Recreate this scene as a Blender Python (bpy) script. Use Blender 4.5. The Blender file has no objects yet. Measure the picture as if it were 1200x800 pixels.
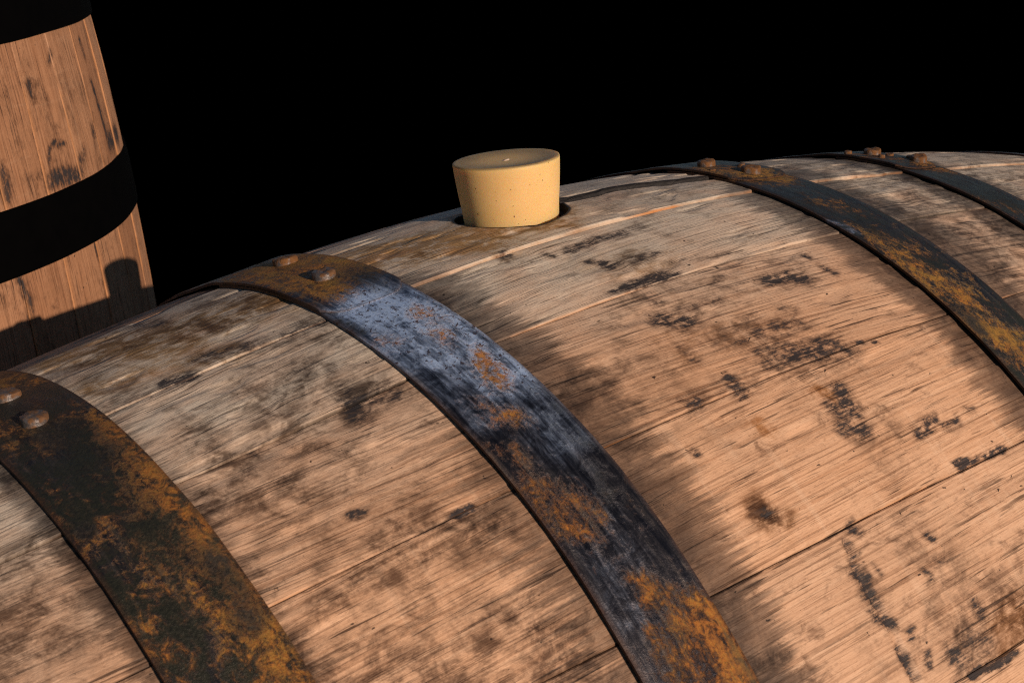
import bpy, math
import numpy as np
from mathutils import Matrix, Vector

# ------------------------------------------------------------------ camera, sky, sun, exposure
scene = bpy.context.scene
cam_data = bpy.data.cameras.new('camera')
cam = bpy.data.objects.new('camera', cam_data)
scene.collection.objects.link(cam)
RIGHT = Vector((0.775802, -0.626479, -0.075198))
UP = Vector((0.249151, 0.194662, 0.948700))
FWD = Vector((0.579703, 0.754739, -0.307107))
cam.matrix_world = Matrix(((RIGHT.x, UP.x, -FWD.x, -0.507506), (RIGHT.y, UP.y, -FWD.y, -0.622139),
                           (RIGHT.z, UP.z, -FWD.z, 0.516739), (0, 0, 0, 1)))
cam_data.sensor_width = 36.0
cam_data.lens = 54.36
cam_data.clip_start = 0.02
cam_data.clip_end = 500.0
cam_data.dof.use_dof = True
cam_data.dof.focus_distance = 0.80
cam_data.dof.aperture_fstop = 36.0
scene.camera = cam
scene.cycles.pixel_filter_type = 'BLACKMAN_HARRIS'
scene.cycles.filter_width = 1.1
scene.cycles.use_denoising = False      # keep the fine grain of the wood

SUN_DIR = Vector((0.030, -0.963, 0.270)).normalized()      # towards the low sun
sun_elev = math.asin(SUN_DIR.z)
world = bpy.data.worlds.new('World')
scene.world = world
world.use_nodes = True
wn = world.node_tree
wn.nodes.clear()
sky = wn.nodes.new('ShaderNodeTexSky')
sky.sky_type = 'NISHITA'
sky.sun_disc = False
sky.altitude = 1500.0
sky.air_density = 0.9
sky.dust_density = 0.3
sky.sun_elevation = sun_elev
sky.sun_rotation = math.atan2(SUN_DIR.x, SUN_DIR.y)
bg = wn.nodes.new('ShaderNodeBackground')
bg.inputs['Strength'].default_value = 0.05
wo = wn.nodes.new('ShaderNodeOutputWorld')
wn.links.new(sky.outputs[0], bg.inputs[0])
wn.links.new(bg.outputs[0], wo.inputs[0])

sun_data = bpy.data.lights.new('sun', 'SUN')
sun_data.energy = 5.0
sun_data.angle = math.radians(0.5)
sun_data.color = (1.0, 0.75, 0.57)
sun = bpy.data.objects.new('sun', sun_data)
sun.rotation_euler = (-SUN_DIR).to_track_quat('-Z', 'Y').to_euler()
sun.location = SUN_DIR * 6
scene.collection.objects.link(sun)

scene.view_settings.view_transform = 'Standard'
scene.view_settings.look = 'None'
scene.view_settings.gamma = 1.0
scene.view_settings.use_curve_mapping = False
scene.view_settings.exposure = -0.14

# ------------------------------------------------------------------ marks traced on the barrel, as (x, angle, x, angle, radius, strength)
WOOD_BLACK = [(-0.032,0.252,0.004,0.254,0.003,0.9), (0.014,0.248,0.019,0.248,0.003,0.7), (-0.032,0.310,-0.031,0.334,0.003,1), (-0.031,0.334,-0.005,0.339,0.003,0.6),
 (-0.012,0.335,-0.000,0.333,0.003,0.7), (0.017,0.270,0.025,0.330,0.004,0.35), (-0.044,0.396,-0.006,0.399,0.0025,1), (0.002,0.374,0.042,0.396,0.002,0.5),
 (-0.033,0.432,-0.032,0.449,0.002,0.7), (-0.039,0.483,-0.030,0.492,0.004,1.2), (-0.024,0.473,-0.005,0.481,0.004,0.6), (0.006,0.448,0.013,0.438,0.002,0.6),
 (0.010,0.474,0.013,0.493,0.004,0.4), (0.037,0.477,0.053,0.489,0.004,1), (0.050,0.437,0.055,0.443,0.003,0.5), (0.075,0.435,0.075,0.449,0.0015,1),
 (0.073,0.478,0.075,0.495,0.002,0.8), (-0.019,0.538,-0.011,0.539,0.004,0.5), (-0.002,0.529,0.007,0.530,0.003,0.6), (-0.001,0.561,0.023,0.570,0.004,0.7),
 (0.024,0.540,0.028,0.555,0.003,0.6), (-0.044,0.538,-0.044,0.564,0.003,0.6), (-0.030,0.554,-0.015,0.553,0.005,0.5), (-0.015,0.568,-0.010,0.570,0.003,0.6),
 (-0.001,0.580,0.012,0.586,0.005,0.5), (-0.010,0.607,0.031,0.636,0.007,0.7), (0.004,0.618,0.032,0.632,0.004,1), (-0.066,0.631,-0.061,0.635,0.0025,0.9),
 (-0.038,0.617,-0.037,0.639,0.003,0.9), (-0.046,0.616,-0.026,0.632,0.004,0.5), (-0.069,0.626,-0.056,0.631,0.003,0.5), (0.010,0.699,0.007,0.733,0.004,1),
 (-0.002,0.717,0.000,0.736,0.003,0.8), (-0.005,0.753,0.004,0.763,0.004,0.8), (0.009,0.673,0.010,0.707,0.005,0.4), (0.041,0.790,0.049,0.795,0.002,1),
 (0.033,0.801,0.043,0.804,0.002,0.9), (0.054,0.810,0.062,0.807,0.002,0.9), (0.072,0.797,0.075,0.800,0.0015,0.8), (0.045,0.636,0.047,0.636,0.001,1.2),
 (0.052,0.643,0.054,0.646,0.001,1.2), (0.041,0.867,0.077,0.872,0.0015,1.3), (-0.042,0.888,-0.045,0.917,0.002,0.9), (-0.047,0.921,-0.047,0.968,0.0025,1),
 (-0.047,0.968,-0.046,1.005,0.002,1), (-0.046,1.040,-0.047,1.079,0.0015,1), (-0.034,0.875,-0.034,0.883,0.002,1), (-0.036,0.934,-0.036,0.946,0.0015,0.6),
 (-0.037,1.028,-0.037,1.035,0.0015,1), (-0.035,1.059,-0.036,1.070,0.0015,0.9), (0.005,1.030,0.004,1.055,0.0025,0.8), (-0.007,1.064,-0.001,1.088,0.005,0.6),
 (-0.020,1.071,-0.016,1.088,0.004,0.8), (0.001,0.925,0.002,0.933,0.0015,1), (-0.015,0.970,-0.014,0.978,0.002,0.7), (-0.007,0.964,0.001,0.966,0.002,0.5),
 (-0.018,1.109,0.014,1.114,0.0012,1.3), (-0.193,0.405,-0.194,0.427,0.004,1.1), (-0.191,0.412,-0.174,0.416,0.005,0.8), (-0.195,0.435,-0.194,0.446,0.002,0.9),
 (-0.188,0.356,-0.192,0.387,0.003,0.6), (-0.196,0.293,-0.195,0.307,0.004,0.6), (-0.186,0.326,-0.186,0.332,0.003,0.5), (-0.218,0.263,-0.214,0.266,0.004,0.4),
 (-0.224,0.168,-0.200,0.203,0.005,0.75), (-0.244,0.198,-0.235,0.209,0.003,1), (-0.186,0.207,-0.166,0.211,0.003,0.8), (-0.216,-0.073,-0.212,-0.026,0.004,0.8),
 (-0.261,0.081,-0.258,0.109,0.004,0.4), (-0.265,0.193,-0.246,0.202,0.004,0.5), (-0.191,0.638,-0.185,0.639,0.0015,1.4), (-0.228,0.578,-0.223,0.581,0.0015,1),
 (-0.069,0.816,-0.068,0.818,0.002,0.9), (-0.081,0.701,-0.081,0.702,0.0015,1), (-0.063,0.212,-0.059,0.208,0.002,0.9), (-0.043,0.241,-0.043,0.257,0.002,0.7),
 (-0.077,0.267,-0.062,0.228,0.004,0.35), (-0.126,0.244,-0.112,0.266,0.005,0.5), (-0.240,0.414,-0.239,0.420,0.003,0.7), (0.214,0.305,0.214,0.362,0.005,0.5),
 (0.189,0.441,0.208,0.494,0.006,0.5), (0.231,0.222,0.225,0.277,0.004,0.5), (0.185,0.546,0.194,0.602,0.005,0.4)]

WOOD_WASH = [(-0.254,0.271,-0.252,0.362,0.006,0.7), (-0.256,0.363,-0.251,0.456,0.007,0.8), (-0.230,0.297,-0.212,0.373,0.012,0.5), (-0.231,0.413,-0.208,0.416,0.007,0.6),
 (-0.255,0.542,-0.248,0.563,0.008,0.6), (-0.238,0.612,-0.235,0.635,0.006,0.6), (-0.252,0.623,-0.249,0.638,0.006,0.6), (-0.095,0.110,-0.050,0.163,0.014,0.35),
 (-0.139,0.436,-0.133,0.579,0.008,0.4), (-0.226,0.509,-0.186,0.586,0.014,0.45), (-0.023,0.523,0.013,0.643,0.022,0.4), (-0.007,0.704,0.010,0.799,0.014,0.4),
 (-0.044,0.924,-0.051,1.058,0.01,0.45), (-0.009,0.940,0.012,1.038,0.016,0.5), (-0.009,1.049,0.032,1.060,0.016,0.6), (0.024,0.755,0.022,0.782,0.006,0.6),
 (-0.254,0.062,-0.198,0.192,0.014,0.3), (-0.221,0.221,-0.192,0.251,0.012,0.4), (0.178,0.315,0.186,0.620,0.025,0.5), (0.212,0.039,0.296,0.147,0.02,0.35),
 (-0.008,0.273,0.030,0.303,0.012,0.35), (-0.046,0.366,0.002,0.389,0.01,0.35), (-0.339,0.554,-0.332,0.597,0.01,0.5), (-0.342,0.437,-0.325,0.427,0.008,0.5),
 (-0.121,0.979,-0.103,0.980,0.004,0.6), (0.002,0.805,-0.004,0.881,0.008,0.35), (-0.072,0.811,-0.069,0.820,0.005,0.95)]

WOOD_OLIVE = [(-0.106,0.043,-0.055,0.119,0.017,1.05), (-0.054,0.115,-0.013,0.173,0.007,0.7), (-0.072,0.807,-0.069,0.824,0.006,0.6), (-0.002,0.690,0.001,0.702,0.004,0.7),
 (-0.046,0.697,-0.044,0.714,0.004,0.6), (-0.032,0.316,0.008,0.336,0.01,0.35), (-0.030,0.366,-0.009,0.371,0.008,0.4), (-0.257,-0.102,-0.222,0.076,0.014,0.85),
 (-0.216,0.043,-0.167,0.075,0.014,0.85), (-0.262,0.122,-0.217,0.177,0.01,0.6), (-0.043,0.536,0.006,0.559,0.012,0.35), (0.012,1.086,0.027,1.079,0.008,0.6)]

RUST = [(-0.143,-0.046,-0.124,0.068,0.016,1.2), (-0.157,0.002,-0.149,0.151,0.009,0.9), (-0.129,0.295,-0.131,0.322,0.004,0.4), (-0.160,0.319,-0.156,0.330,0.004,0.5),
 (-0.135,0.351,-0.137,0.386,0.004,0.5), (-0.130,0.435,-0.133,0.482,0.004,0.8), (-0.153,0.503,-0.145,0.552,0.004,0.5), (-0.160,0.577,-0.156,0.616,0.004,0.4),
 (-0.158,0.634,-0.146,0.718,0.004,0.5), (-0.156,0.688,-0.153,0.740,0.005,0.6), (-0.161,0.653,-0.157,0.673,0.004,0.6), (-0.146,0.820,-0.141,0.852,0.003,0.8),
 (-0.131,0.912,-0.126,0.974,0.009,1), (-0.152,0.872,-0.153,0.887,0.002,0.8), (-0.170,-0.094,-0.166,0.096,0.006,0.6), (-0.149,0.920,-0.147,0.946,0.005,0.5),
 (-0.287,-0.056,-0.278,0.002,0.008,0.8), (-0.311,0.138,-0.296,0.200,0.015,0.5), (-0.279,0.234,-0.277,0.388,0.008,1), (-0.277,0.388,-0.275,0.542,0.011,1.15),
 (-0.293,0.512,-0.292,0.589,0.012,0.6), (-0.281,0.625,-0.279,0.717,0.012,0.9), (-0.317,0.322,-0.316,0.460,0.006,0.4), (-0.316,0.553,-0.317,0.661,0.008,0.5),
 (-0.311,0.380,-0.305,0.433,0.006,0.4), (0.122,0.087,0.142,0.172,0.01,0.8), (0.137,0.186,0.147,0.199,0.004,0.8), (0.123,0.447,0.133,0.496,0.008,0.6),
 (0.125,0.516,0.130,0.632,0.01,0.7), (0.123,0.685,0.135,0.732,0.009,0.9), (0.130,0.319,0.141,0.367,0.006,0.4), (0.258,0.090,0.281,0.225,0.008,0.6),
 (0.254,0.367,0.263,0.447,0.005,0.4)]

BLOOM_SHEEN = [(-0.144,0.236,-0.128,0.332,0.015,1.15), (-0.128,0.332,-0.129,0.468,0.015,0.95), (-0.129,0.468,-0.132,0.607,0.013,0.5), (-0.132,0.607,-0.139,0.780,0.012,0.28),  # where the hoops get painted blue sky sheen and a glint over pale oxide
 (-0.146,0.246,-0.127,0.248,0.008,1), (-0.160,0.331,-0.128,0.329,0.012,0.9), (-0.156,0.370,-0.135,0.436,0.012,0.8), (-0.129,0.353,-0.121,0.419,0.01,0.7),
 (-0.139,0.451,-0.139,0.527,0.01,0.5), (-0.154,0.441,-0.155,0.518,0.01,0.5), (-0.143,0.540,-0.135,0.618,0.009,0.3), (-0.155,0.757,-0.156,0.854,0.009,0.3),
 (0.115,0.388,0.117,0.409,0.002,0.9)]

PITCH = [(-0.144,0.009,-0.134,0.024,0.004,0.5), (-0.130,0.109,-0.134,0.184,0.009,0.7), (-0.164,0.244,-0.161,0.285,0.003,1), (-0.296,0.200,-0.290,0.308,0.01,0.8),
 (-0.313,0.394,-0.315,0.429,0.004,0.9), (-0.287,0.540,-0.284,0.645,0.006,0.7), (-0.289,0.376,-0.295,0.524,0.009,0.6), (-0.300,0.049,-0.297,0.120,0.008,0.6),
 (0.122,0.266,0.119,0.347,0.01,0.7), (0.131,0.392,0.129,0.452,0.004,0.8), (0.118,0.642,0.120,0.692,0.005,0.8), (-0.124,0.537,-0.131,0.712,0.008,0.5),
 (0.264,0.304,0.269,0.414,0.01,0.8)]
GOUGE_LINE = [(-0.0427, 0.2938), (-0.0454, 0.3023), (-0.0463, 0.3180), (-0.0452, 0.3321), (-0.0462, 0.3432), (-0.0465, 0.3573)]
STAND_MARKS = [(0.291,-0.970,0.282,-0.960,0.003,0.8), (0.246,-0.947,0.244,-0.888,0.0015,1), (0.246,-0.947,0.232,-0.958,0.0015,0.9), (0.222,-0.976,0.219,-0.851,0.004,1.1),
 (0.277,-0.664,0.234,-0.648,0.0018,1.2), (0.228,-0.638,0.228,-0.544,0.005,1.2), (0.234,-1.109,0.227,-1.111,0.005,1.1), (0.307,-0.850,0.300,-0.869,0.0025,0.8),
 (0.308,-0.667,0.295,-0.664,0.002,1), (0.243,-0.735,0.241,-0.730,0.003,1), (0.288,-0.932,0.275,-0.908,0.004,0.5), (0.289,-0.840,0.275,-0.802,0.006,0.4),
 (0.226,-0.836,0.230,-0.811,0.004,0.7), (0.166,-1.122,0.151,-1.120,0.003,0.9), (0.151,-1.114,0.137,-1.118,0.003,0.8), (0.169,-0.854,0.156,-0.855,0.002,0.9),
 (0.230,-1.046,0.229,-0.992,0.004,0.4), (0.266,-0.859,0.251,-0.822,0.005,0.4)]

# ------------------------------------------------------------------ helpers
def link(o):
    scene.collection.objects.link(o)
    return o

def tag(o, label=None, cat=None, kind=None):
    if label: o['label'] = label
    if cat: o['category'] = cat
    if kind: o['kind'] = kind
    return o

def hash2(ix, iy, seed):
    h = (ix.astype(np.int64) * 374761393 + iy.astype(np.int64) * 668265263 + seed * 1442695041) & 0xFFFFFFFF
    h = ((h ^ (h >> 13)) * 1274126177) & 0xFFFFFFFF
    return ((h ^ (h >> 16)) & 0xFFFF) / 65535.0

def vnoise(x, y, seed=0, octaves=3):
    """value noise in 0..1"""
    tot = np.zeros(np.broadcast(x, y).shape); amp = 0.5; norm = 0
    x = x + 1000.0; y = y + 1000.0
    for o in range(octaves):
        ix, iy = np.floor(x), np.floor(y)
        fx, fy = x - ix, y - iy
        fx = fx * fx * (3 - 2 * fx); fy = fy * fy * (3 - 2 * fy)
        a, b = hash2(ix, iy, seed + o), hash2(ix + 1, iy, seed + o)
        c, d = hash2(ix, iy + 1, seed + o), hash2(ix + 1, iy + 1, seed + o)
        tot += amp * (a + (b - a) * fx + (c - a) * fy + (a - b - c + d) * fx * fy)
        norm += amp; amp *= 0.5; x = x * 2.03; y = y * 2.03
    return tot / norm

def sstep(a, b, x):
    t = np.clip((x - a) / (b - a), 0, 1)
    return t * t * (3 - 2 * t)

def capsules(rows, x, s, R):
    """soft capsule marks; s is arc length"""
    out = np.zeros(x.shape)
    for x1, t1, x2, t2, r, k in rows:
        ax, ay, bx, by = x1, t1 * R, x2, t2 * R
        dx, dy = bx - ax, by - ay
        L = max(dx * dx + dy * dy, 1e-10)
        m = (np.abs(x - (ax + bx) / 2) < abs(dx) / 2 + 4 * r) & (np.abs(s - (ay + by) / 2) < abs(dy) / 2 + 4 * r)
        if not m.any(): continue
        xm, sm = x[m], s[m]
        t = np.clip(((xm - ax) * dx + (sm - ay) * dy) / L, 0, 1)
        d2 = (xm - ax - t * dx) ** 2 + (sm - ay - t * dy) ** 2
        out[m] = np.maximum(out[m], k * np.exp(-0.5 * d2 / (r * r)))
    return out

def warp(X, S, amp_x, amp_s, fx, fs, seed):
    """push coordinates about so that a traced mark gets a ragged outline"""
    return (X + amp_x * (vnoise(X * fx, S * fs, seed, 4) - 0.5) * 2, S + amp_s * (vnoise(X * fx, S * fs, seed + 7, 4) - 0.5) * 2)

def seg_dist(x, s, pts):
    best = np.full(x.shape, 1e9)
    for (ax, ay), (bx, by) in zip(pts[:-1], pts[1:]):
        dx, dy = bx - ax, by - ay
        t = np.clip(((x - ax) * dx + (s - ay) * dy) / (dx * dx + dy * dy), 0, 1)
        best = np.minimum(best, np.hypot(x - ax - t * dx, s - ay - t * dy))
    return best

def mesh_object(name, verts, faces, mat, parent, attrs=None, guv=None, sharp=38.0):
    me = bpy.data.meshes.new(name)
    verts = np.asarray(verts, dtype=np.float32)
    if isinstance(faces, np.ndarray):
        n = len(faces)
        me.vertices.add(len(verts)); me.vertices.foreach_set('co', verts.ravel())
        me.loops.add(n * 4); me.loops.foreach_set('vertex_index', faces.ravel().astype(np.int32))
        me.polygons.add(n); me.polygons.foreach_set('loop_start', np.arange(0, n * 4, 4, dtype=np.int32))
        me.update(calc_edges=True)
    else:
        me.from_pydata(verts.tolist(), [], faces)
    me.polygons.foreach_set('use_smooth', np.ones(len(me.polygons), dtype=bool))
    if guv is not None:
        a = me.attributes.new('guv', 'FLOAT_VECTOR', 'POINT')
        a.data.foreach_set('vector', np.asarray(guv, dtype=np.float32).ravel())
    for k, v in (attrs or {}).items():
        a = me.attributes.new(k, 'FLOAT', 'POINT')
        a.data.foreach_set('value', np.asarray(v, dtype=np.float32).ravel())
    me.validate()
    me.set_sharp_from_angle(angle=math.radians(sharp))
    if mat: me.materials.append(mat)
    o = link(bpy.data.objects.new(name, me))
    o.parent = parent
    return o

def loop_grid(nu, nv):
    """quads for nu rings of nv points, rings closed"""
    i = np.arange(nu - 1)[:, None]; j = np.arange(nv)[None, :]
    j2 = (j + 1) % nv
    return np.stack([i * nv + j, i * nv + j2, (i + 1) * nv + j2, (i + 1) * nv + j], -1).reshape(-1, 4)

# ------------------------------------------------------------------ materials
class NT:
    def __init__(self, name):
        self.mat = bpy.data.materials.new(name); self.mat.use_nodes = True
        self.t = self.mat.node_tree; self.t.nodes.clear()
        self.out = self.t.nodes.new('ShaderNodeOutputMaterial')
        self.bsdf = self.t.nodes.new('ShaderNodeBsdfPrincipled')
        self.t.links.new(self.bsdf.outputs[0], self.out.inputs[0])
    def put(self, sock, v):
        if isinstance(v, bpy.types.NodeSocket): self.t.links.new(v, sock)
        else: sock.default_value = v
    def set(self, name, v): self.put(self.bsdf.inputs[name], v)
    def attr(self, name, vec=False):
        n = self.t.nodes.new('ShaderNodeAttribute'); n.attribute_name = name
        return n.outputs['Vector' if vec else 'Fac']
    def m(self, op, a, b=None, c=None, clamp=False):
        n = self.t.nodes.new('ShaderNodeMath'); n.operation = op; n.use_clamp = clamp
        for i, v in enumerate((a, b, c)):
            if v is not None: self.put(n.inputs[i], v)
        return n.outputs[0]
    def vmul(self, v, s):
        n = self.t.nodes.new('ShaderNodeVectorMath'); n.operation = 'MULTIPLY'
        self.put(n.inputs[0], v); n.inputs[1].default_value = s
        return n.outputs[0]
    def noise(self, v, scale, detail=3, rough=0.55, dist=0.0):
        n = self.t.nodes.new('ShaderNodeTexNoise')
        self.put(n.inputs['Vector'], self.vmul(v, scale)); n.inputs['Scale'].default_value = 1.0
        n.inputs['Detail'].default_value = detail; n.inputs['Roughness'].default_value = rough
        n.inputs['Distortion'].default_value = dist
        return n.outputs['Fac']
    def step(self, x, a, b, lo=0.0, hi=1.0):
        n = self.t.nodes.new('ShaderNodeMapRange'); n.interpolation_type = 'SMOOTHSTEP'
        self.put(n.inputs[0], x)
        for i, v in enumerate((a, b, lo, hi)): n.inputs[i + 1].default_value = v
        return n.outputs[0]
    def mix(self, f, a, b, blend='MIX'):
        n = self.t.nodes.new('ShaderNodeMix'); n.data_type = 'RGBA'; n.blend_type = blend
        self.put(n.inputs[0], f)
        for k, v in ((6, a), (7, b)):
            self.put(n.inputs[k], v if isinstance(v, bpy.types.NodeSocket) else (*v, 1.0))
        return n.outputs[2]
    def bump(self, h, strength, dist, normal=None):
        n = self.t.nodes.new('ShaderNodeBump'); n.inputs['Strength'].default_value = strength
        n.inputs['Distance'].default_value = dist; self.put(n.inputs['Height'], h)
        if normal is not None: self.t.links.new(normal, n.inputs['Normal'])
        return n.outputs[0]

def wood_material():
    n = NT('weathered_oak')
    g = n.attr('guv', True)          # x along the grain, y across it (metres), z a number for the stave
    tone = n.attr('tone')
    broad = n.noise(g, (4, 45, 1), 4, 0.6, 0.8)
    streak = n.noise(g, (7, 420, 1), 4, 0.65, 0.25)
    lines = n.noise(g, (12, 640, 1), 2, 0.6, 0.12)
    pore = n.noise(g, (26, 640, 1), 2, 0.55, 0.12)
    blot = n.noise(g, (26, 42, 1), 6, 0.62, 0.4)
    cross = n.noise(g, (150, 12, 1), 3, 0.55, 0.6)
    fine = n.noise(g, (420, 1100, 1), 3, 0.6)
    mott = n.noise(g, (95, 160, 1), 6, 0.72, 0.6)
    mottc = n.step(mott, 0.30, 0.70)
    hair = n.noise(g, (30, 1500, 1), 3, 0.7, 0.1)
    soft = n.noise(g, (62, 62, 1), 6, 0.72, 0.5)
    finger = n.noise(g, (9, 300, 1), 5, 0.75, 0.12)
    patch = n.step(n.noise(g, (13, 60, 1), 3, 0.6, 0.5), 0.35, 0.65)
    pores = n.m('MULTIPLY', n.step(pore, 0.60, 0.68), n.step(patch, 0.0, 1.0, 0.25, 1.0))
    liner = n.step(lines, 0.56, 0.64)
    col = n.mix(broad, (0.54, 0.310, 0.175), (0.70, 0.44, 0.275))
    col = n.mix(n.step(streak, 0.48, 0.72, 0, 0.50), col, (0.36, 0.165, 0.070))
    col = n.mix(n.step(streak, 0.48, 0.30, 0, 0.45), col, (0.74, 0.51, 0.34))
    col = n.mix(n.m('MULTIPLY', liner, n.step(patch, 0.0, 1.0, 0.18, 0.60)), col, (0.20, 0.085, 0.034))
    col = n.mix(n.step(cross, 0.52, 0.75, 0, 0.28), col, (0.40, 0.24, 0.14))
    col = n.mix(n.step(cross, 0.45, 0.25, 0, 0.30), col, (0.74, 0.53, 0.37))
    col = n.mix(n.m('MULTIPLY', pores, 0.85), col, (0.070, 0.032, 0.015))
    pores = n.m('MAXIMUM', pores, n.m('MULTIPLY', liner, 0.4))
    # grey weathering, more on some staves
    gm = n.m('MULTIPLY_ADD', n.attr('grey'), n.step(blot, 0.25, 0.75, 0.45, 1.2), n.m('MULTIPLY', tone, 0.18), clamp=True)
    gcol = n.mix(mott, (0.40, 0.36, 0.30), (0.78, 0.715, 0.60))
    gcol = n.mix(n.m('MULTIPLY', pores, 0.75), gcol, (0.075, 0.058, 0.042))
    col = n.mix(gm, col, gcol)
    # some boards are darker and redder than others
    col = n.mix(n.attr('umber'), col, (0.52, 0.415, 0.345), 'MULTIPLY')
    # soft grey-brown dirt that lets the grain show
    wp = n.m('MULTIPLY', n.attr('wash'), n.m('ADD', n.m('MULTIPLY', mottc, 0.55), n.m('ADD', n.m('MULTIPLY', n.step(streak, 0.35, 0.65), 0.2), n.m('MULTIPLY', n.step(soft, 0.32, 0.68), 0.85))))
    col = n.mix(n.step(wp, 0.06, 0.95), col, (0.20, 0.175, 0.16), 'MULTIPLY')
    op = n.m('MULTIPLY', n.attr('olive'), n.m('ADD', n.m('MULTIPLY', mottc, 0.7), n.m('MULTIPLY', n.step(soft, 0.3, 0.7), 0.7)))
    col = n.mix(n.step(op, 0.10, 0.95, 0, 0.90), col, (0.56, 0.375, 0.165), 'MULTIPLY')
    # scattered grime and specks
    dirt = n.step(n.m('MULTIPLY', mott, blot), 0.27, 0.44, 0, 0.75)
    col = n.mix(dirt, col, (0.27, 0.22, 0.19), 'MULTIPLY')
    speck = n.step(n.noise(g, (210, 300, 1), 2, 0.5, 0.3), 0.735, 0.765, 0, 0.9)
    col = n.mix(speck, col, (0.02, 0.013, 0.01))
    # tannin stain soaking out from under the iron, in fingers along the grain
    kp = n.m('ADD', n.attr('soak'), n.m('MULTIPLY', n.m('SUBTRACT', n.step(finger, 0.28, 0.72), 0.5), 0.42))
    kp = n.m('ADD', kp, n.m('MULTIPLY', n.m('SUBTRACT', mott, 0.5), 0.30))
    km = n.m('MULTIPLY', n.step(kp, 0.24, 0.54), n.step(n.attr('soak'), 0.02, 0.16))
    kd = n.step(n.attr('soak'), 0.15, 1.0, 0.62, 0.96)
    kd = n.m('MULTIPLY', kd, n.step(soft, 0.25, 0.65, 0.72, 1.0))
    col = n.mix(n.m('MULTIPLY', km, kd), col, (0.095, 0.095, 0.108), 'MULTIPLY')
    # blue-black marks
    grit = n.step(n.noise(g, (190, 360, 1), 5, 0.75, 0.4), 0.34, 0.66)
    sp = n.m('MULTIPLY', n.attr('stain'), n.m('ADD', n.m('MULTIPLY', grit, 0.60), n.m('ADD', n.m('MULTIPLY', mottc, 0.45), n.m('ADD', n.m('MULTIPLY', n.step(hair, 0.38, 0.62), 0.22), n.m('MULTIPLY', n.step(pore, 0.36, 0.62), 0.20)))))
    col = n.mix(n.step(sp, 0.06, 0.60, 0, 0.80), col, (0.30, 0.28, 0.28), 'MULTIPLY')
    col = n.mix(n.step(sp, 0.42, 0.76, 0, 0.93), col, n.mix(fine, (0.010, 0.0105, 0.014), (0.040, 0.038, 0.042)))
    # fresh torn wood at the stave edges, char in the bung hole
    col = n.mix(n.m('MULTIPLY', n.attr('fresh'), n.step(mott, 0.2, 0.6, 0.5, 1.0)), col, n.mix(streak, (0.54, 0.270, 0.115), (0.40, 0.175, 0.065)))
    col = n.mix(n.attr('char'), col, (0.006, 0.005, 0.005))
    col = n.mix(n.step(hair, 0.50, 0.68, 0, 0.50), col, (0.42, 0.34, 0.28), 'MULTIPLY')
    col = n.mix(n.step(fine, 0.55, 0.72, 0, 0.45), col, (0.45, 0.38, 0.33), 'MULTIPLY')
    n.set('Base Color', col)
    n.set('Roughness', n.step(mott, 0.2, 0.8, 0.50, 0.78))
    n.set('Specular IOR Level', 0.35)
    h = n.m('ADD', n.m('MULTIPLY', streak, 0.8), n.m('MULTIPLY', pores, -0.75))
    h = n.m('ADD', h, n.m('MULTIPLY', mott, 0.9))
    h = n.m('ADD', h, n.m('MULTIPLY', fine, 0.4))
    h = n.m('ADD', h, n.m('MULTIPLY', cross, 0.3))
    n.set('Normal', n.bump(h, 0.55, 0.0009))
    return n.mat

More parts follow.
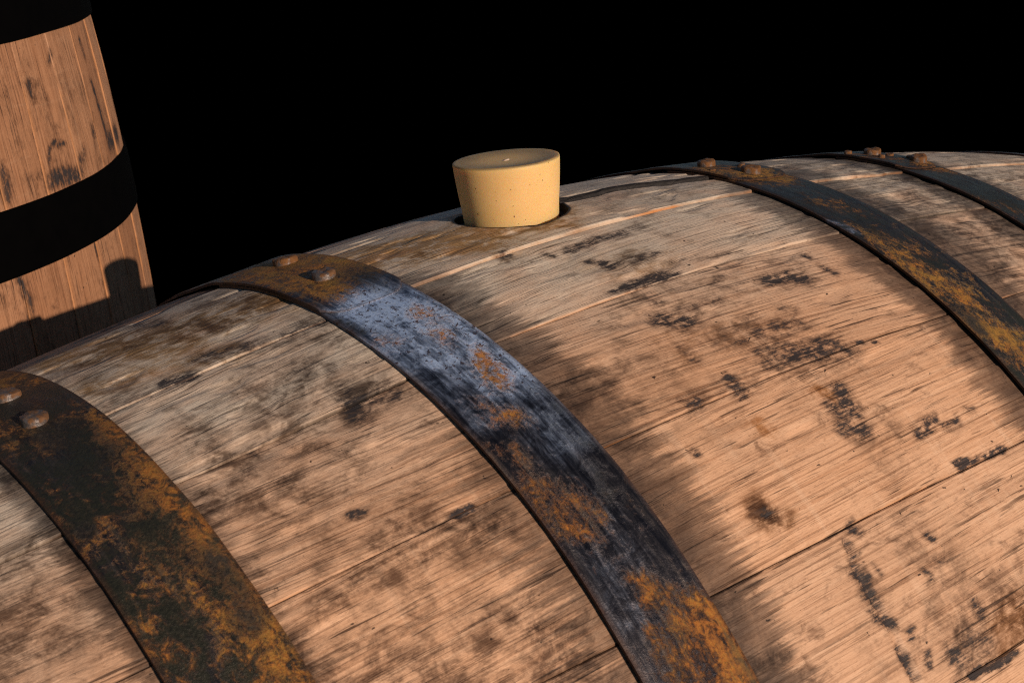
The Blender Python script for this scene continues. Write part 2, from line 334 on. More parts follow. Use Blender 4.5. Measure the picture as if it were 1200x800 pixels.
def iron_material():
    n = NT('rusty_hoop_iron')
    g = n.attr('guv', True)          # x across the band, y along it
    big = n.noise(g, (48, 34, 1), 6, 0.68, 0.6)
    mid = n.noise(g, (150, 110, 1), 8, 0.74, 0.6)
    fine = n.noise(g, (800, 700, 1), 4, 0.65)
    drag = n.noise(g, (330, 26, 1), 6, 0.68, 0.4)
    speckle = n.step(n.noise(g, (420, 300, 1), 6, 0.75, 0.4), 0.36, 0.64)
    midc, dragc, bigc = n.step(mid, 0.3, 0.7), n.step(drag, 0.3, 0.7), n.step(big, 0.3, 0.7)
    steel = n.mix(dragc, (0.022, 0.026, 0.038), (0.088, 0.084, 0.090))
    steel = n.mix(n.step(drag, 0.5, 0.75, 0, 0.6), steel, (0.20, 0.17, 0.14))
    # blue sky sheen painted into a pale oxide colour, still metallic enough to mirror sky
    bp = n.m('MULTIPLY', n.attr('bloom_sheen'), n.m('ADD', n.m('MULTIPLY', midc, 0.55), n.m('MULTIPLY_ADD', dragc, 0.5, 0.25)))
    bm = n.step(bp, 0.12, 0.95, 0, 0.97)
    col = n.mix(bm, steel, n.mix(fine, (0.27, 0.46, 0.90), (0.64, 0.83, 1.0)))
    pits = n.m('MULTIPLY', n.step(n.noise(g, (420, 380, 1), 4, 0.65, 0.6), 0.55, 0.63), n.step(bm, 0.2, 0.6))
    col = n.mix(n.m('MULTIPLY', pits, 0.9), col, (0.045, 0.018, 0.018))
    # rust
    rp = n.m('ADD', n.m('MULTIPLY', n.attr('rust'), n.m('ADD', n.m('MULTIPLY', bigc, 0.25), n.m('ADD', n.m('ADD', n.m('MULTIPLY', midc, 0.40), n.m('MULTIPLY', speckle, 0.55)), n.m('MULTIPLY', dragc, 0.35)))),
             n.m('MULTIPLY', n.attr('spread'), n.m('MULTIPLY', n.m('MULTIPLY_ADD', bigc, 0.6, 0.4), n.m('MULTIPLY', n.m('MULTIPLY', midc, speckle), 0.85))))
    rm = n.step(rp, 0.10, 0.95, 0, 0.97)
    rcol = n.mix(n.step(mid, 0.30, 0.70), (0.045, 0.018, 0.008), (0.40, 0.140, 0.016))
    rcol = n.mix(n.step(n.m('MULTIPLY', n.m('ADD', big, mid), fine), 0.45, 0.72, 0, 0.65), rcol, (0.38, 0.20, 0.032))
    rcol = n.mix(n.step(drag, 0.48, 0.70, 0, 0.55), rcol, (0.060, 0.052, 0.020))
    rcol = n.mix(n.step(fine, 0.57, 0.72, 0, 0.75), rcol, (0.035, 0.014, 0.008))
    rcol = n.mix(n.m('MULTIPLY', n.attr('ochre'), n.step(big, 0.4, 0.7, 0.2, 0.8)), rcol, n.mix(fine, (0.08, 0.060, 0.014), (0.38, 0.235, 0.030)))
    col = n.mix(rm, col, rcol)
    # pitch black crust
    pm = n.step(n.m('MULTIPLY', n.attr('pitch'), n.m('ADD', n.m('MULTIPLY', midc, 0.9), n.m('MULTIPLY', bigc, 0.5))), 0.18, 0.70, 0, 0.95)
    col = n.mix(pm, col, n.mix(fine, (0.006, 0.006, 0.008), (0.026, 0.027, 0.022)))
    # tarry olive-black grime, heavier on some bands
    gp = n.m('MULTIPLY', n.attr('grime'), n.m('ADD', n.m('MULTIPLY', n.m('SUBTRACT', 1.0, bigc), 0.7), n.m('MULTIPLY', n.m('SUBTRACT', 1.0, midc), 0.7)))
    gp = n.m('SUBTRACT', gp, n.m('MULTIPLY', n.attr('rust'), 0.35))
    gk = n.step(gp, 0.18, 0.75, 0, 0.93)
    col = n.mix(gk, col, n.mix(fine, (0.006, 0.007, 0.006), (0.034, 0.038, 0.022)))
    # brown rust where the cut edge of the band is bare
    em = n.m('MULTIPLY', n.attr('edge'), n.step(mid, 0.3, 0.65, 0.25, 0.95))
    col = n.mix(em, col, n.mix(fine, (0.020, 0.009, 0.006), (0.10, 0.036, 0.012)))
    n.set('Base Color', col)
    cover = n.m('MAXIMUM', n.m('MAXIMUM', rm, em), n.m('MULTIPLY', n.m('MAXIMUM', pm, gk), 0.7))
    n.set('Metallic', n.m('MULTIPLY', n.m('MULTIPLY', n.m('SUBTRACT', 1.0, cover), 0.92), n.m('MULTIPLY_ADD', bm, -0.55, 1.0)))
    n.set('Roughness', n.m('ADD', n.m('MULTIPLY', n.m('MAXIMUM', rm, em), 0.34), n.step(mid, 0.25, 0.75, 0.34, 0.52), clamp=True))
    h = n.m('ADD', n.m('MULTIPLY', mid, 0.7), n.m('MULTIPLY', fine, 0.12))
    h = n.m('ADD', h, n.m('MULTIPLY', n.m('MULTIPLY', cover, fine), 1.0))
    h = n.m('ADD', h, n.m('MULTIPLY', n.m('SUBTRACT', rm, pits), 0.35))
    n.set('Normal', n.bump(h, 0.65, 0.0010))
    return n.mat

def black_hoop_material():
    n = NT('black_painted_hoop')
    tc = n.t.nodes.new('ShaderNodeTexCoord').outputs['Object']
    v = n.noise(tc, (60, 60, 60), 5)
    n.set('Base Color', n.mix(v, (0.0004, 0.0004, 0.0005), (0.0016, 0.0016, 0.0018)))
    n.set('Roughness', n.step(v, 0.3, 0.7, 0.75, 0.95))
    n.set('Specular IOR Level', 0.02)
    n.set('Normal', n.bump(v, 0.3, 0.001))
    return n.mat

def rivet_material(rusty):
    n = NT('rusted_rivet' if rusty else 'worn_rivet')
    tc = n.t.nodes.new('ShaderNodeTexCoord').outputs['Object']
    a = n.noise(tc, (260, 260, 260), 5, 0.6, 0.4)
    b = n.noise(tc, (900, 900, 900), 4, 0.6)
    rm = n.step(a, 0.32, 0.5) if rusty else n.step(a, 0.40, 0.56, 0, 0.9)
    rc = n.mix(b, (0.045, 0.018, 0.007), (0.21, 0.092, 0.020))
    n.set('Base Color', n.mix(rm, n.mix(b, (0.08, 0.075, 0.075), (0.22, 0.205, 0.20)), rc))
    n.set('Metallic', n.m('MULTIPLY', n.m('SUBTRACT', 1.0, rm), 0.7))
    n.set('Roughness', n.m('MULTIPLY_ADD', rm, 0.4, 0.45))
    n.set('Normal', n.bump(n.m('ADD', a, n.m('MULTIPLY', b, 0.5)), 0.7, 0.0009))
    return n.mat

def bung_material():
    n = NT('amber_silicone')
    tc = n.t.nodes.new('ShaderNodeTexCoord').outputs['Object']
    cloud = n.noise(tc, (55, 55, 70), 4, 0.55)
    speck = n.noise(tc, (520, 520, 520), 2, 0.5)
    fine = n.noise(tc, (1500, 1500, 1500), 2)
    col = n.mix(cloud, (0.64, 0.425, 0.165), (0.73, 0.515, 0.235))
    col = n.mix(n.step(speck, 0.705, 0.74, 0, 0.85), col, (0.10, 0.05, 0.015))
    sep = n.t.nodes.new('ShaderNodeSeparateXYZ'); n.put(sep.inputs[0], tc)
    top_shade = n.m('MULTIPLY', n.step(sep.outputs[2], 0.0276, 0.0288), n.step(cloud, 0.25, 0.75, 0.7, 0.97))
    col = n.mix(top_shade, col, (0.20, 0.155, 0.080))      # low light's shade painted into the colour of the flat top
    n.set('Base Color', col)
    n.set('Roughness', n.step(fine, 0.2, 0.8, 0.42, 0.62))
    n.set('Subsurface Weight', 0.6)
    n.set('Subsurface Radius', (1.0, 0.55, 0.22))
    n.set('Subsurface Scale', 0.014)
    n.set('Specular IOR Level', 0.3)
    n.set('Normal', n.bump(n.m('ADD', fine, cloud), 0.12, 0.0006))
    return n.mat

def plain_material(name, col, rough, spec=0.3):
    n = NT(name)
    tc = n.t.nodes.new('ShaderNodeTexCoord').outputs['Object']
    v = n.noise(tc, (9, 9, 9), 4)
    n.set('Base Color', n.mix(v, tuple(c * 0.8 for c in col), tuple(c * 1.2 for c in col)))
    n.set('Roughness', rough); n.set('Specular IOR Level', spec)
    return n.mat

WOOD, IRON, BLACK_HOOP = wood_material(), iron_material(), black_hoop_material()
RIVET_RUST, RIVET_WORN = rivet_material(True), rivet_material(False)

# ------------------------------------------------------------------ ground: black, unlit-looking sheet under the barrels
GROUND_Z = -0.3345
a = np.linspace(0, 2 * np.pi, 65)[:-1]
gv = [(0, 0, 0)] + [(60 * math.cos(t), 60 * math.sin(t), 0) for t in a]
gf = [(0, i + 1, (i + 1) % 64 + 1) for i in range(64)]
ground = mesh_object('ground', gv, gf, plain_material('black_ground', (0.0, 0.0, 0.0), 1.0, 0.0), None)
ground.location = (0, 0, GROUND_Z)
tag(ground, kind='structure')

# ------------------------------------------------------------------ barrel builder
class Barrel:
    """local frame: x along the axis, angle 0 up, positive angles towards -y"""
    def __init__(self, R, k, k4, half, to_world, base, label):
        self.R, self.k, self.k4, self.half, self.tw = R, k, k4, half, to_world
        self.root = link(bpy.data.objects.new('oak_barrel', None))
        self.root.empty_display_size = 0.1
        self.root.location = base
        self.base = np.array(base)
        tag(self.root, label, 'barrel')
    def prof(self, x):
        a = np.minimum(np.abs(x), 0.33); d = np.abs(x) - a
        slope = 2 * self.k * 0.33 + 4 * self.k4 * 0.33 ** 3
        return self.R - self.k * a * a - self.k4 * a ** 4 - slope * d - 0.45 * d * d
    def place(self, x, th, r):
        return self.tw(x, -r * np.sin(th), r * np.cos(th)) - self.base

    def stave(self, t0, t1, dr, idx, nx, nt, fields, shape=None, joint=0.00016):
        half = self.half
        xs = np.linspace(-half, half, nx) if np.isscalar(nx) else nx
        nxn = len(xs)
        wob = lambda seed: (vnoise(xs * 9, np.zeros(nxn), seed, 3) - 0.5) * 0.0016 / self.R
        e0, e1 = t0 + wob(int(round(t0 * 1000)) % 9973), t1 + wob(int(round(t1 * 1000)) % 9973)
        gap = joint / self.R
        e0, e1 = e0 + gap, e1 - gap
        ch = 0.0007 / self.R
        f = np.linspace(0, 1, nt)[None, :]
        top = (e0 + ch)[:, None] * (1 - f) + (e1 - ch)[:, None] * f
        o = np.ones((nxn, 1))
        th = np.concatenate([e0[:, None], e0[:, None], e0[:, None], top, e1[:, None], e1[:, None], e1[:, None]], 1)
        # depth below the outer skin
        dep = np.concatenate([0.026 * o, 0.006 * o, 0.0007 * o, 0 * top, 0.0007 * o, 0.006 * o, 0.026 * o], 1)
        X = np.repeat(xs[:, None], th.shape[1], 1)
        S = th * self.R
        und = (vnoise(X * 14, S * 60 + idx * 7.3, 11 + idx, 3) - 0.5) * 0.0011 + (vnoise(X * 7, S * 0 + idx * 3.3, 12, 4) - 0.5) * 0.0007
        rr = self.prof(X) + dr + und - dep
        A = fields(X, S, th, idx, dep, e0[:, None], e1[:, None])
        if shape: X, th, rr = shape(X, th, rr, A, dep, idx)
        P = self.place(X, th, rr)
        nv = th.shape[1]
        faces = loop_grid(nxn, nv)
        # end caps as quads between mirrored points of the ring
        caps = []
        for ring in (0, (nxn - 1) * nv):
            for j in range(nv // 2 - 1):
                q = [ring + j, ring + j + 1, ring + nv - 2 - j, ring + nv - 1 - j]
                if len(set(q)) == 4: caps.append(q if ring else q[::-1])
        faces = np.concatenate([faces, np.array(caps)])
        guv = np.stack([X + idx * 3.17, S + X * 0.09 * (float(hash2(np.array([idx]), np.array([6]), 77)[0]) - 0.5), np.full(X.shape, idx * 1.37)], -1)
        return mesh_object('stave', P.reshape(-1, 3), faces, WOOD, self.root, {k: v for k, v in A.items()}, guv)

    def hoop(self, xa, xb, th_end, lap, mat, nt=900, nw=19, thick=0.0016, fields=None, seed=0, lift=0.0003):
        """a riveted band that starts under its own outer end"""
        t = np.linspace(th_end - lap - 2 * np.pi, th_end, nt)
        w = np.linspace(0, 1, nw)
        b = 0.012
        ring_w = np.concatenate([w, [1.0, 1.0], w[::-1], [0.0, 0.0]])
        ring_h = np.concatenate([np.where((w < b) | (w > 1 - b), 0.8, 1.0), [0.55, 0.2], np.zeros(nw), [0.2, 0.55]])
        edge = np.concatenate([np.where((w < b) | (w > 1 - b), 0.8, 0.0), [1, 1], np.ones(nw), [1, 1]])
        T, Wd = np.meshgrid(t, ring_w, indexing='ij')
        H = np.repeat(ring_h[None, :], nt, 0)
        E = np.repeat(edge[None, :], nt, 0)
        # rounded corners on the outer end
        c = np.clip((T - (th_end - 0.06)) / 0.06, 0, 1)
        T = T - c * (np.abs(2 * Wd - 1) ** 5) * 0.010 / self.R * 1.0
        wv = (vnoise(T * 5, np.full(T.shape, seed * 3.1), seed, 2) - 0.5) * 0.0012
        X = xa + (xb - xa) * Wd + wv
        S = T * self.R
        # outer end climbs over the inner one
        climb = sstep(th_end - lap - 0.11, th_end - lap - 0.01, T) * (thick + 0.0002)
        thin = 1 - 0.70 * sstep(th_end - 0.05, th_end, T)
        r0 = self.prof(xa) * (1 - Wd) + self.prof(xb) * Wd
        bulge = self.prof(X) - r0
        dent = (vnoise(T * 7, Wd * 1.5, seed + 40, 3) - 0.5) * 0.0007
        r = r0 + bulge * 0.6 + lift + climb + dent + H * thick * thin
        P = self.place(X, T, r)
        nv = len(ring_w)
        faces = loop_grid(nt, nv)
        caps = []
        for ring in (0, (nt - 1) * nv):
            q = [[j, j + 1, 2 * nw - j, 2 * nw + 1 - j] for j in range(nw - 1)]
            q += [[nw - 1, nw, nw + 1, nw + 2], [0, 2 * nw + 1, 2 * nw + 2, 2 * nw + 3]]
            caps += [[ring + v for v in (f if ring else f[::-1])] for f in q]
        faces = np.concatenate([faces, np.array(caps)])
        A = fields(X, S, T, seed) if fields else {}
        A['edge'] = E
        endm = np.repeat(np.clip((t - (th_end - 0.008)) / 0.008, 0, 1)[:, None], len(ring_w), 1)
        A['edge'] = np.maximum(E, np.where(endm > 0.9, 1.0, endm * 0.35))
        guv = np.stack([X, S, np.full(X.shape, seed * 2.3)], -1)
        return mesh_object('hoop', P.reshape(-1, 3), faces, mat, self.root, A, guv)

    def rivet(self, hoop, x, th, mat, lift, rad=0.0062, hgt=0.0042, seed=0):
        nseg = 28
        prof = [(0.0, hgt * 0.97), (rad * .45, hgt), (rad * .82, hgt * .96), (rad * .97, hgt * .80), (rad, hgt * .5), (rad * 1.0, -0.002)]
        ang = np.linspace(0, 2 * np.pi, nseg, endpoint=False)
        r = np.array([p[0] for p in prof])[:, None]; z = np.array([p[1] for p in prof])[:, None]
        wob = 1 + 0.30 * (vnoise(np.cos(ang) * 1.5, np.sin(ang) * 1.5, 70 + seed, 2) - 0.5)[None, :]
        lx, ly = r * np.cos(ang) * wob, r * np.sin(ang) * wob
        lz = z + 0 * lx + (vnoise(lx * 300, ly * 300, 90 + seed, 2) - 0.5) * 0.0018 * (z > 0)
        R0 = self.prof(x) + lift
        X = x + lx; Th = th + ly / R0; Rr = R0 + lz
        P = self.place(X, Th, Rr).reshape(-1, 3)
        origin = self.place(np.array([x]), np.array([th]), np.array([R0]))[0]
        i = np.arange(len(prof) - 1)[:, None]; j = np.arange(nseg)[None, :]; j2 = (j + 1) % nseg
        F = np.stack([i * nseg + j, (i + 1) * nseg + j, (i + 1) * nseg + j2, i * nseg + j2], -1).reshape(-1, 4)
        o = mesh_object('rivet', P - origin, F, mat, hoop, sharp=50)
        o.location = origin
        return o

    def head(self, side):
        """round end boards set in from the chime"""
        x0 = side * (self.half - 0.032)
        rad = float(self.prof(x0)) - 0.022
        h = link(bpy.data.objects.new('head', None)); h.parent = self.root
        ed = np.linspace(-rad, rad, 7)
        for b in range(6):
            ys = np.linspace(ed[b] + 0.0006, ed[b + 1] - 0.0006, 9)
            hw = np.sqrt(np.maximum(rad ** 2 - ys ** 2, 1e-6))
            V, A = [], []
            for xx in (x0, x0 - side * 0.02):
                for sgn in (-1, 1):
                    for y, w in zip(ys, hw): V.append((xx, y, sgn * w))
            V = np.array(V); n9 = 9
            F = []
            for j in range(n9 - 1):
                F.append((j, j + 1, n9 + j + 1, n9 + j)); F.append((2 * n9 + j, 3 * n9 + j, 3 * n9 + j + 1, 2 * n9 + j + 1))
                F.append((j, 2 * n9 + j, 2 * n9 + j + 1, j + 1)); F.append((n9 + j, n9 + j + 1, 3 * n9 + j + 1, 3 * n9 + j))
            F.append((0, n9, 3 * n9, 2 * n9)); F.append((n9 - 1, 3 * n9 - 1, 4 * n9 - 1, 2 * n9 - 1))
            P = self.tw(V[:, 0], V[:, 1], V[:, 2]) - self.base
            z = np.zeros(len(V))
            at = {k: z for k in ('stain', 'wash', 'soak', 'umber', 'olive', 'fresh', 'char')}; at['grey'] = z + .4; at['tone'] = z + .5
            mesh_object('head_board', P, F, WOOD, h, at, np.stack([V[:, 2], V[:, 1], z + b * 3.1], -1))

# ------------------------------------------------------------------ the lying barrel
TILT = 0.085
ca, sa = math.cos(TILT), math.sin(TILT)
def lie(x, y, z): return np.stack(np.broadcast_arrays(x, y * ca + z * sa, -y * sa + z * ca), -1)
lying = Barrel(0.33, 0.3744, -0.762, 0.455, lie, (0.0, 0.0, GROUND_Z),
               'weathered oak barrel lying on its side with rusty iron hoops and a bung on top')
BR = 0.33
BUNG_X, BUNG_T, HOLE_R = -0.0156, 0.054, 0.0306
BUNG_S = BUNG_T * BR
HOOPS = {'a': (-0.1650, -0.1198), 'b': (-0.3207, -0.2756), 'c': (0.1154, 0.1600), 'd': (0.2515, 0.2882)}
CRACK = [(BUNG_X + 0.027, 0.066 * BR), (0.053, 0.072 * BR), (0.086, 0.091 * BR), (0.122, 0.114 * BR)]
GOUGE = GOUGE_LINE

def lying_fields(X, S, th, idx, dep, e0, e1):
    z = np.zeros(X.shape)
    streak = vnoise(X * 10, S * 190 + idx * 3, 21, 3)
    ragged = vnoise(X * 0 + 3.3, S * 150 + idx * 5, 22, 3)
    lowf = vnoise(S * 12, X * 5, 23, 2)
    XW, SW = warp(X, S, 0.0050, 0.0030, 70, 190, 301)
    stain = capsules([(a, b, c, d, r * 1.35, k) for a, b, c, d, r, k in WOOD_BLACK], XW, SW, BR)
    # iron stain creeping out from under the hoops along the grain
    def fringe(x_edge, side, width, k):
        d = (X - x_edge) * side
        w = width * (0.35 + 1.3 * ragged) * (0.6 + 0.8 * lowf)
        return np.where(d > -0.05, k * np.clip(1.15 - np.maximum(d, 0) / w, 0, 1.0), 0)
    a0, a1 = HOOPS['a']; b0, b1 = HOOPS['b']; c0, c1 = HOOPS['c']; d0, d1 = HOOPS['d']
    amid, bmid, cmid, dmid = (a0 + a1) / 2, (b0 + b1) / 2, (c0 + c1) / 2, (d0 + d1) / 2
    def soak_at(x_edge, side, width):
        d = np.maximum((X - x_edge) * side, 0)
        return np.clip(1.0 - d / (width * (0.45 + 1.1 * lowf) * (0.75 + 0.5 * ragged)), 0, 1)
    down = sstep(0.08, 0.24, th)
    soak = np.where((X > amid) & (X < 0), soak_at(a1, 1, 0.036) * down, 0)
    soak = np.maximum(soak, np.where((X < amid) & (X > -0.22), 0.62 * soak_at(a0, -1, 0.048) * sstep(0.36, 0.62, th), 0))
    soak = np.maximum(soak, np.where((X < cmid) & (X > 0), soak_at(c0, -1, 0.030) * down, 0))
    soak = np.maximum(soak, np.where((X > cmid) & (X < 0.215), soak_at(c1, 1, 0.050), 0))
    soak = np.maximum(soak, np.where((X < dmid) & (X > 0.2), 0.9 * soak_at(d0, -1, 0.035), 0))
    soak = np.maximum(soak, np.where(X > dmid, 0.8 * soak_at(d1, 1, 0.03), 0))
    soak = np.maximum(soak, np.where((X > bmid) & (X < -0.2), 0.50 * soak_at(b1, 1, 0.020) * down, 0))
    soak = np.maximum(soak, np.where(X < bmid, 0.8 * soak_at(b0, -1, 0.016), 0))
    wash = capsules([(a, b, c, d, r * 1.25, k) for a, b, c, d, r, k in WOOD_WASH], XW, SW, BR)
    wash = np.maximum(wash, 0.62 * sstep(0.46, 0.72, vnoise(X * 15, S * 22, 31, 4)) * (0.30 + 0.70 * sstep(0.85, 0.4, th)))
    wash = np.where((idx < 2) & (X > -0.12) & (X < 0.12), wash * 0.7, wash)
    wash = np.maximum(wash, sstep(0.15, 0.2, X) * (0.30 + 0.4 * vnoise(X * 16, S * 24, 35, 4)))
    wash = np.maximum(wash, sstep(-0.15, -0.18, X) * (0.16 + 0.55 * sstep(0.40, 0.66, vnoise(X * 14, S * 20, 33, 4))))
    olive = 1.35 * capsules([(a, b, c, d, r * 1.3, k) for a, b, c, d, r, k in WOOD_OLIVE], XW, SW, BR)
    hole = np.hypot(X - BUNG_X, S - BUNG_S)
    olive = np.maximum(olive, 0.8 * np.exp(-((hole - HOLE_R) / 0.006) ** 2))
    # the top has weathered grey, the side has not
    grey = 0.92 * sstep(0.72, 0.15, th + (lowf - 0.5) * 0.25) + 0.10
    grey = np.where(X > 0.14, np.maximum(grey, 0.7 * sstep(0.95, 0.4, th)), grey)
    edge_in = np.minimum(th - e0, e1 - th) * BR
    stain = np.maximum(stain, 0.75 * np.exp(-np.maximum(th - e0, 0) * BR / 0.0011) * sstep(0.40, 0.55, vnoise(X * 13, S * 0 + idx * 1.7, 54, 3)))
    side_face = (dep > 0.0003) & (dep < 0.02)
    fresh = np.where(side_face & (th > (e0 + e1) / 2), 1.0, 0.0)       # torn fresh wood on the lower edge
    fresh = np.maximum(fresh, 0.7 * np.exp(-np.maximum(edge_in, 0) / 0.0007) * sstep(0.45, 0.6, vnoise(X * 40, S * 0 + idx, 51, 2)))
    fresh = fresh * (0.10 + 0.90 * sstep(0.48, 0.62, vnoise(X * 16, S * 0 + idx * 2.2, 52, 3)))
    if idx == 0: fresh = np.where(side_face & (th > (e0 + e1) / 2), 0.25 + 0.75 * sstep(0.38, 0.56, vnoise(X * 22, S * 0, 53, 3)), fresh)
    span = sstep(-0.125, -0.11, X) * sstep(0.125, 0.11, X)
    if idx == 0: fresh = fresh * (0.35 + 0.65 * span)
    elif idx == 1: fresh = fresh * (0.12 + 0.50 * sstep(-0.115, -0.10, X) * sstep(-0.02, -0.04, X))
    else: fresh = fresh * 0.45
    char = np.where(dep > 0.02, 1.0, 0.0)
    if idx: char = np.where(side_face & (fresh < 0.3), 0.08 + 0.6 * sstep(0.42, 0.62, vnoise(X * 12, S * 0 + idx * 4.1, 57, 3)), char)
    stain = np.where(fresh > 0.5, stain * 0.4, stain)
    if idx == 0:
        char = np.maximum(char, sstep(HOLE_R + 0.0020, HOLE_R + 0.0008, hole))
        ds = S - np.interp(X, [c[0] for c in CRACK], [c[1] for c in CRACK]) + (vnoise(X * 60, S * 0, 61, 3) - 0.5) * 0.0016
        run = sstep(BUNG_X + 0.026, BUNG_X + 0.028, X) * sstep(0.135, 0.115, X)
        char = np.maximum(char, run * sstep(-0.0036, -0.0022, ds) * sstep(0.0026, 0.0016, ds))
        stain = np.maximum(stain, 0.55 * run * np.exp(-(ds / 0.003) ** 2))
    tone = z + hash2(np.array([idx]), np.array([3]), 5)[0]
    return dict(stain=stain, wash=wash, soak=soak, umber=z + {0: 0.08, 1: 0.0, 2: 0.14, 3: 0.0, 4: 0.10, 5: 0.0}.get(idx, 0.15), olive=olive, grey=grey, fresh=fresh, char=char, tone=tone)

def lying_shape(X, th, rr, A, dep, idx):
    S = th * BR
    topm = dep < 0.0005
    if idx == 0:
        h = np.hypot(X - BUNG_X, S - BUNG_S)
        near = topm & (np.abs(h - HOLE_R) < 0.00045)
        sc = np.where(near, HOLE_R / np.maximum(h, 1e-6), 1.0)
        X = BUNG_X + (X - BUNG_X) * sc; S = BUNG_S + (S - BUNG_S) * sc
        h = np.where(near, HOLE_R, h)
        inside = topm & (h < HOLE_R - 1e-5)
        rr = np.where(inside, rr - np.where(h > HOLE_R - 0.0042, 0.004, 0.024), rr)
        ds = S - np.interp(X, [c[0] for c in CRACK], [c[1] for c in CRACK]) + (vnoise(X * 60, S * 0, 61, 3) - 0.5) * 0.0016
        run = sstep(BUNG_X + 0.026, BUNG_X + 0.028, X) * sstep(0.16, 0.12, X)
        rr = np.where(topm & ~inside, rr + 0.0020 * run * sstep(0.0007, -0.0004, ds) * np.exp(np.minimum(ds, 0) / 0.018) - 0.0012 * run * sstep(0.0022, 0.0006, np.abs(ds - 0.0008)), rr)
        th = S / BR
    gd = seg_dist(X, S, GOUGE) + (vnoise(X * 160, S * 160, 63, 2) - 0.5) * 0.002
    rr = np.where(topm, rr - 0.0013 * sstep(0.0030, 0.0006, gd), rr)
    # black specks are little pits
    rr = np.where(topm, rr - 0.0004 * sstep(0.6, 1.1, A['stain']), rr)
    if idx == 1: rr = rr + 0.0007 * sstep(-0.13, -0.17, X)
    chip = sstep(0.62, 0.75, vnoise(X * 35, S * 90, 64, 2))
    return X, th, rr - np.where(topm, 0.0007 * chip, 0)

seams = [-0.110, 0.2105, 0.4067, 0.6396, 0.8737, 1.1074]
n_rest = 23
rest = [1.1074 + (2 * math.pi - 0.110 - 1.1074) * i / n_rest for i in range(1, n_rest + 1)]
edges = seams + rest
offs = [0.0, -0.0011, -0.0014, -0.0016, -0.0018, -0.0019, -0.0019]
xfine = np.concatenate([np.linspace(-0.455, -0.36, 14)[:-1], np.linspace(-0.36, 0.455, 560)])
xbung = np.unique(np.concatenate([xfine, np.linspace(-0.052, 0.022, 160)]))
for i in range(len(edges) - 1):
    t0, t1 = edges[i], edges[i + 1]
    dense = i <= 6 or i >= len(edges) - 3
    dr = offs[i] if i < len(offs) else (-0.0012 - 0.0010 * float(hash2(np.array([i]), np.array([1]), 9)[0]))
    if i == len(edges) - 2: dr = -0.0006
    lying.stave(t0, t1, dr, i, xbung if i == 0 else (xfine if dense else 60), 220 if i == 0 else (52 if dense else 7),
                lying_fields, lying_shape if dense else None)

HOOP_LOOK = {'a': 0.50, 'b': 0.50, 'c': 0.80, 'd': 0.8, 'e': 0.7, 'f': 0.7}
def hoop_fields(key):
    def f(X, S, T, seed):
        Tm = np.mod(T + 1.2, 2 * np.pi) - 1.2
        Sm = Tm * BR
        XW, SW = warp(X, Sm, 0.007, 0.009, 70, 55, 331)
        big = lambda rows: [(a, b, c, d, r * 1.2, k) for a, b, c, d, r, k in rows]
        return dict(rust=1.15 * capsules(big(RUST), XW, SW, BR), bloom_sheen=capsules(big(BLOOM_SHEEN), XW, SW, BR), pitch=capsules(big(PITCH), XW, SW, BR),
                    spread=np.full(X.shape, HOOP_LOOK[key]), ochre=np.full(X.shape, {'b': 0.35, 'c': 0.8, 'd': 0.5}.get(key, 0.15)) + (0.7 * sstep(0.24, 0.12, Tm) if key == 'a' else 0.0), grime=np.full(X.shape, {'b': 0.98, 'c': 0.75, 'd': 0.85}.get(key, 0.12)))
    return f
specs = [('a', HOOPS['a'], 0.225, 0.33), ('b', HOOPS['b'], 2.6, 0.25), ('c', HOOPS['c'], 0.185, 0.18), ('d', HOOPS['d'], 0.22, 0.18),
         ('e', (0.424, 0.452), 2.6, 0.4), ('f', (-0.452, -0.410), 0.15, 0.4)]
hoops = {}
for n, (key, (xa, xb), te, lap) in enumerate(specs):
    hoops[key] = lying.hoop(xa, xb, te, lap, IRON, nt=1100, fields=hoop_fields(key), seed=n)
RL = 0.0003 + 0.0016 * 2 + 0.0002
for key, x, th, mt in (('a', -0.136, -0.045, RIVET_RUST), ('a', -0.142, 0.096, RIVET_WORN), ('b', -0.295, 0.036, RIVET_WORN), ('b', -0.298, 0.158, RIVET_WORN),
                       ('c', 0.132, 0.052, RIVET_RUST), ('c', 0.137, 0.146, RIVET_RUST), ('d', 0.270, 0.085, RIVET_RUST), ('d', 0.279, 0.180, RIVET_RUST),
                       ('e', 0.438, 2.40, RIVET_RUST), ('e', 0.438, 2.52, RIVET_RUST), ('f', -0.425, 0.0, RIVET_RUST), ('f', -0.425, 0.10, RIVET_RUST)):
    far = x > 0
    lying.rivet(hoops[key], x, th, mt, RL - (0.0018 if key == 'b' else 0.0), rad=0.0054 if far else 0.0061, hgt=0.0034 if far else 0.0031, seed=int(abs(x * 1000)))
# crumbs of rust scale lying by the rivets of the far bands
for q, (key, x, th, r) in enumerate((('d', 0.283, 0.150, 0.0030), ('d', 0.262, 0.130, 0.0022), ('d', 0.276, 0.115, 0.0026), ('c', 0.145, 0.100, 0.0024), ('c', 0.121, 0.100, 0.0020),
                                     ('d', 0.256, 0.060, 0.0024))):
    o = lying.rivet(hoops[key], x, th, RIVET_RUST, RL, rad=r, hgt=r * (0.5 + 0.3 * (q % 2)), seed=300 + q * 7)
    o.name = o.data.name = 'rust_flake'
for s in (-1, 1): lying.head(s)

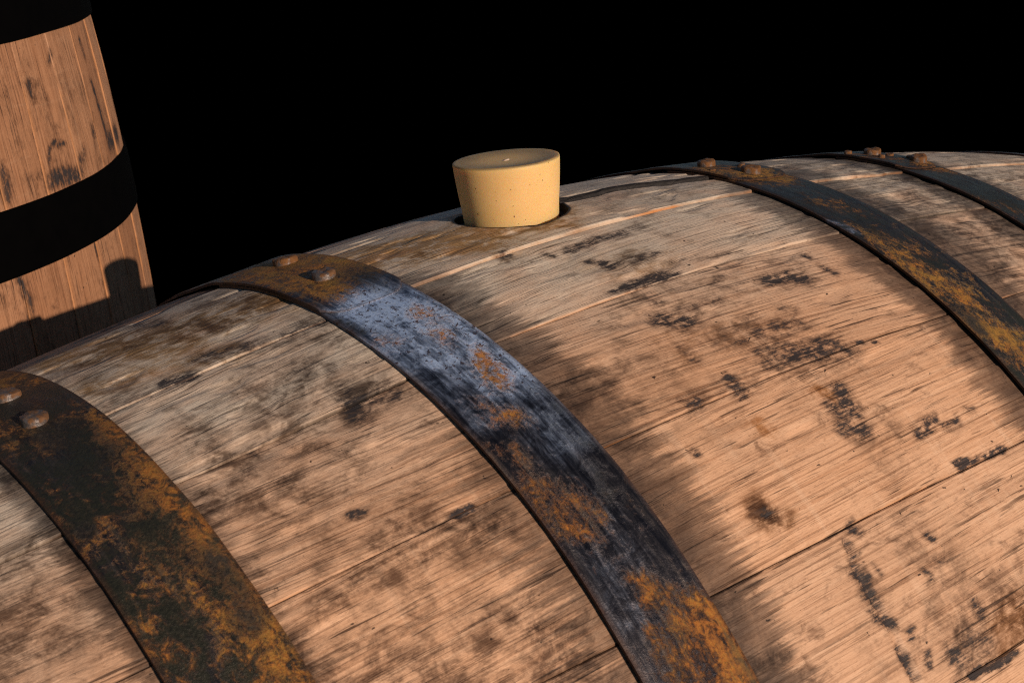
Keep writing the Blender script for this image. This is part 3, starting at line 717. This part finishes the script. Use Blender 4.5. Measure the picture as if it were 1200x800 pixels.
# ------------------------------------------------------------------ the bung
br = lambda q: np.array(q)
bp = lie(np.array([BUNG_X]), np.array([-BR * math.sin(BUNG_T)]), np.array([BR * math.cos(BUNG_T)]))[0]
bung = link(bpy.data.objects.new('barrel_bung', None))
bung.location = bp
bung.rotation_euler = (-TILT + BUNG_T, 0, 0)
tag(bung, 'pale amber silicone bung plugging the hole in the top of the lying barrel', 'bung')
prof = [(0.0, 0.0279), (0.006, 0.0279), (0.012, 0.0281), (0.018, 0.0284), (0.023, 0.0287), (0.0262, 0.0290), (0.0275, 0.02905), (0.0281, 0.0288), (0.0283, 0.0281),
        (0.0282, 0.026), (0.0278, 0.021), (0.0270, 0.013), (0.0260, 0.005), (0.0253, -0.003), (0.0251, -0.012), (0.0247, -0.020), (0.0243, -0.0205), (0.0, -0.0205)]
ns = 96
ang = np.linspace(0, 2 * np.pi, ns, endpoint=False)
pv = np.array([[(r * math.cos(t), r * math.sin(t), z) for t in ang] for r, z in prof[1:-1]]).reshape(-1, 3)
nr = len(prof) - 2
fi = [tuple((i * ns + j, (i + 1) * ns + j, (i + 1) * ns + (j + 1) % ns, i * ns + (j + 1) % ns)) for i in range(nr - 1) for j in range(ns)]
pv = np.concatenate([pv, [(0, 0, prof[0][1])], [(0, 0, prof[-1][1])]])
ct, cb = nr * ns, nr * ns + 1
fi += [(ct, j, (j + 1) % ns) for j in range(ns)] + [(cb, (nr - 1) * ns + (j + 1) % ns, (nr - 1) * ns + j) for j in range(ns)]
mesh_object('plug', pv, fi, bung_material(), bung, sharp=60)
# little torn moulding nub in the middle of the top
nub = []
for i, (w, z) in enumerate(((0.0010, 0.0), (0.0012, 0.0005), (0.0009, 0.0012), (0.0003, 0.0016))):
    for t in np.linspace(0, 2 * np.pi, 10, endpoint=False):
        nub.append((w * 1.7 * math.cos(t) + 0.001 * i / 3, w * 0.8 * math.sin(t), 0.0278 + z * 0.5))
nf = [(i * 10 + j, i * 10 + (j + 1) % 10, (i + 1) * 10 + (j + 1) % 10, (i + 1) * 10 + j) for i in range(3) for j in range(10)] + [tuple(range(30, 40))]
o = mesh_object('moulding_nub', nub, nf, plain_material('pale_silicone', (0.55, 0.46, 0.38), 0.6), bung)

# ------------------------------------------------------------------ the standing barrel behind
def stand(x, y, z): return np.stack(np.broadcast_arrays(z - 0.297, -y + 0.7302, x + 0.0893), -1)
standing = Barrel(0.365, 0.174, 0.0, 0.4236, stand, (-0.297, 0.7302, GROUND_Z),
                  'upright oak barrel with black hoops standing behind the lying barrel')
SR = 0.365
def stand_fields(X, S, th, idx, dep, e0, e1):
    z = np.zeros(X.shape)
    tm = np.mod(th + np.pi, 2 * np.pi) - np.pi
    stain = np.zeros(X.shape)
    stain = capsules([(a, b + 0.0, c, d, r * 1.3, k) for a, b, c, d, r, k in STAND_MARKS], *warp(X, tm * SR, 0.004, 0.003, 60, 160, 341), SR)
    wash = 0.25 * sstep(0.55, 0.8, vnoise(X * 12, S * 30, 131, 3)) + 0.05 + 0.14 * (hash2(np.array([idx]), np.array([8]), 3)[0] > 0.5)
    edge_in = np.minimum(th - e0, e1 - th) * SR
    fresh = 0.85 * np.exp(-np.maximum(th - e0, 0) * SR / 0.0015) * sstep(0.25, 0.5, vnoise(X * 12, S * 0 + idx, 151, 2))
    stain = np.maximum(stain, 0.8 * np.exp(-np.maximum(e1 - th, 0) * SR / 0.0022) * sstep(0.40, 0.6, vnoise(X * 9, S * 0 + idx * 1.9, 152, 3)))
    char = np.where(dep > 0.02, 1.0, np.where(dep > 0.003, 0.8, 0.0))
    return dict(stain=stain, wash=wash, soak=z, olive=z + 0.12, umber=z + 0.80 + 0.20 * hash2(np.array([idx]), np.array([12]), 15)[0], grey=z + 0.08, fresh=fresh, char=char,
                tone=z + hash2(np.array([idx]), np.array([4]), 6)[0] * 0.6)
n_st = 47
e_st = [math.radians(-56.5 + 360.0 / 47 * (i - 10)) for i in range(n_st + 1)]
for i in range(n_st):
    dense = 6 <= i <= 17
    dr = -0.0002 - 0.0012 * float(hash2(np.array([i]), np.array([2]), 19)[0])
    standing.stave(e_st[i], e_st[i + 1], dr, 40 + i, 260 if dense else 40, 30 if dense else 6, stand_fields, joint=0.0005)
for n, (xa, xb) in enumerate(((0.375, 0.421), (0.322, 0.368), (0.168, 0.214), (-0.214, -0.168), (-0.368, -0.322), (-0.421, -0.375))):
    h = standing.hoop(xa, xb, 2.2, 0.3, BLACK_HOOP, nt=420, nw=7, seed=20 + n)
    for dt in (1.98, 2.12): standing.rivet(h, (xa + xb) / 2, dt, BLACK_HOOP, RL, seed=n)
for s in (-1, 1): standing.head(s)
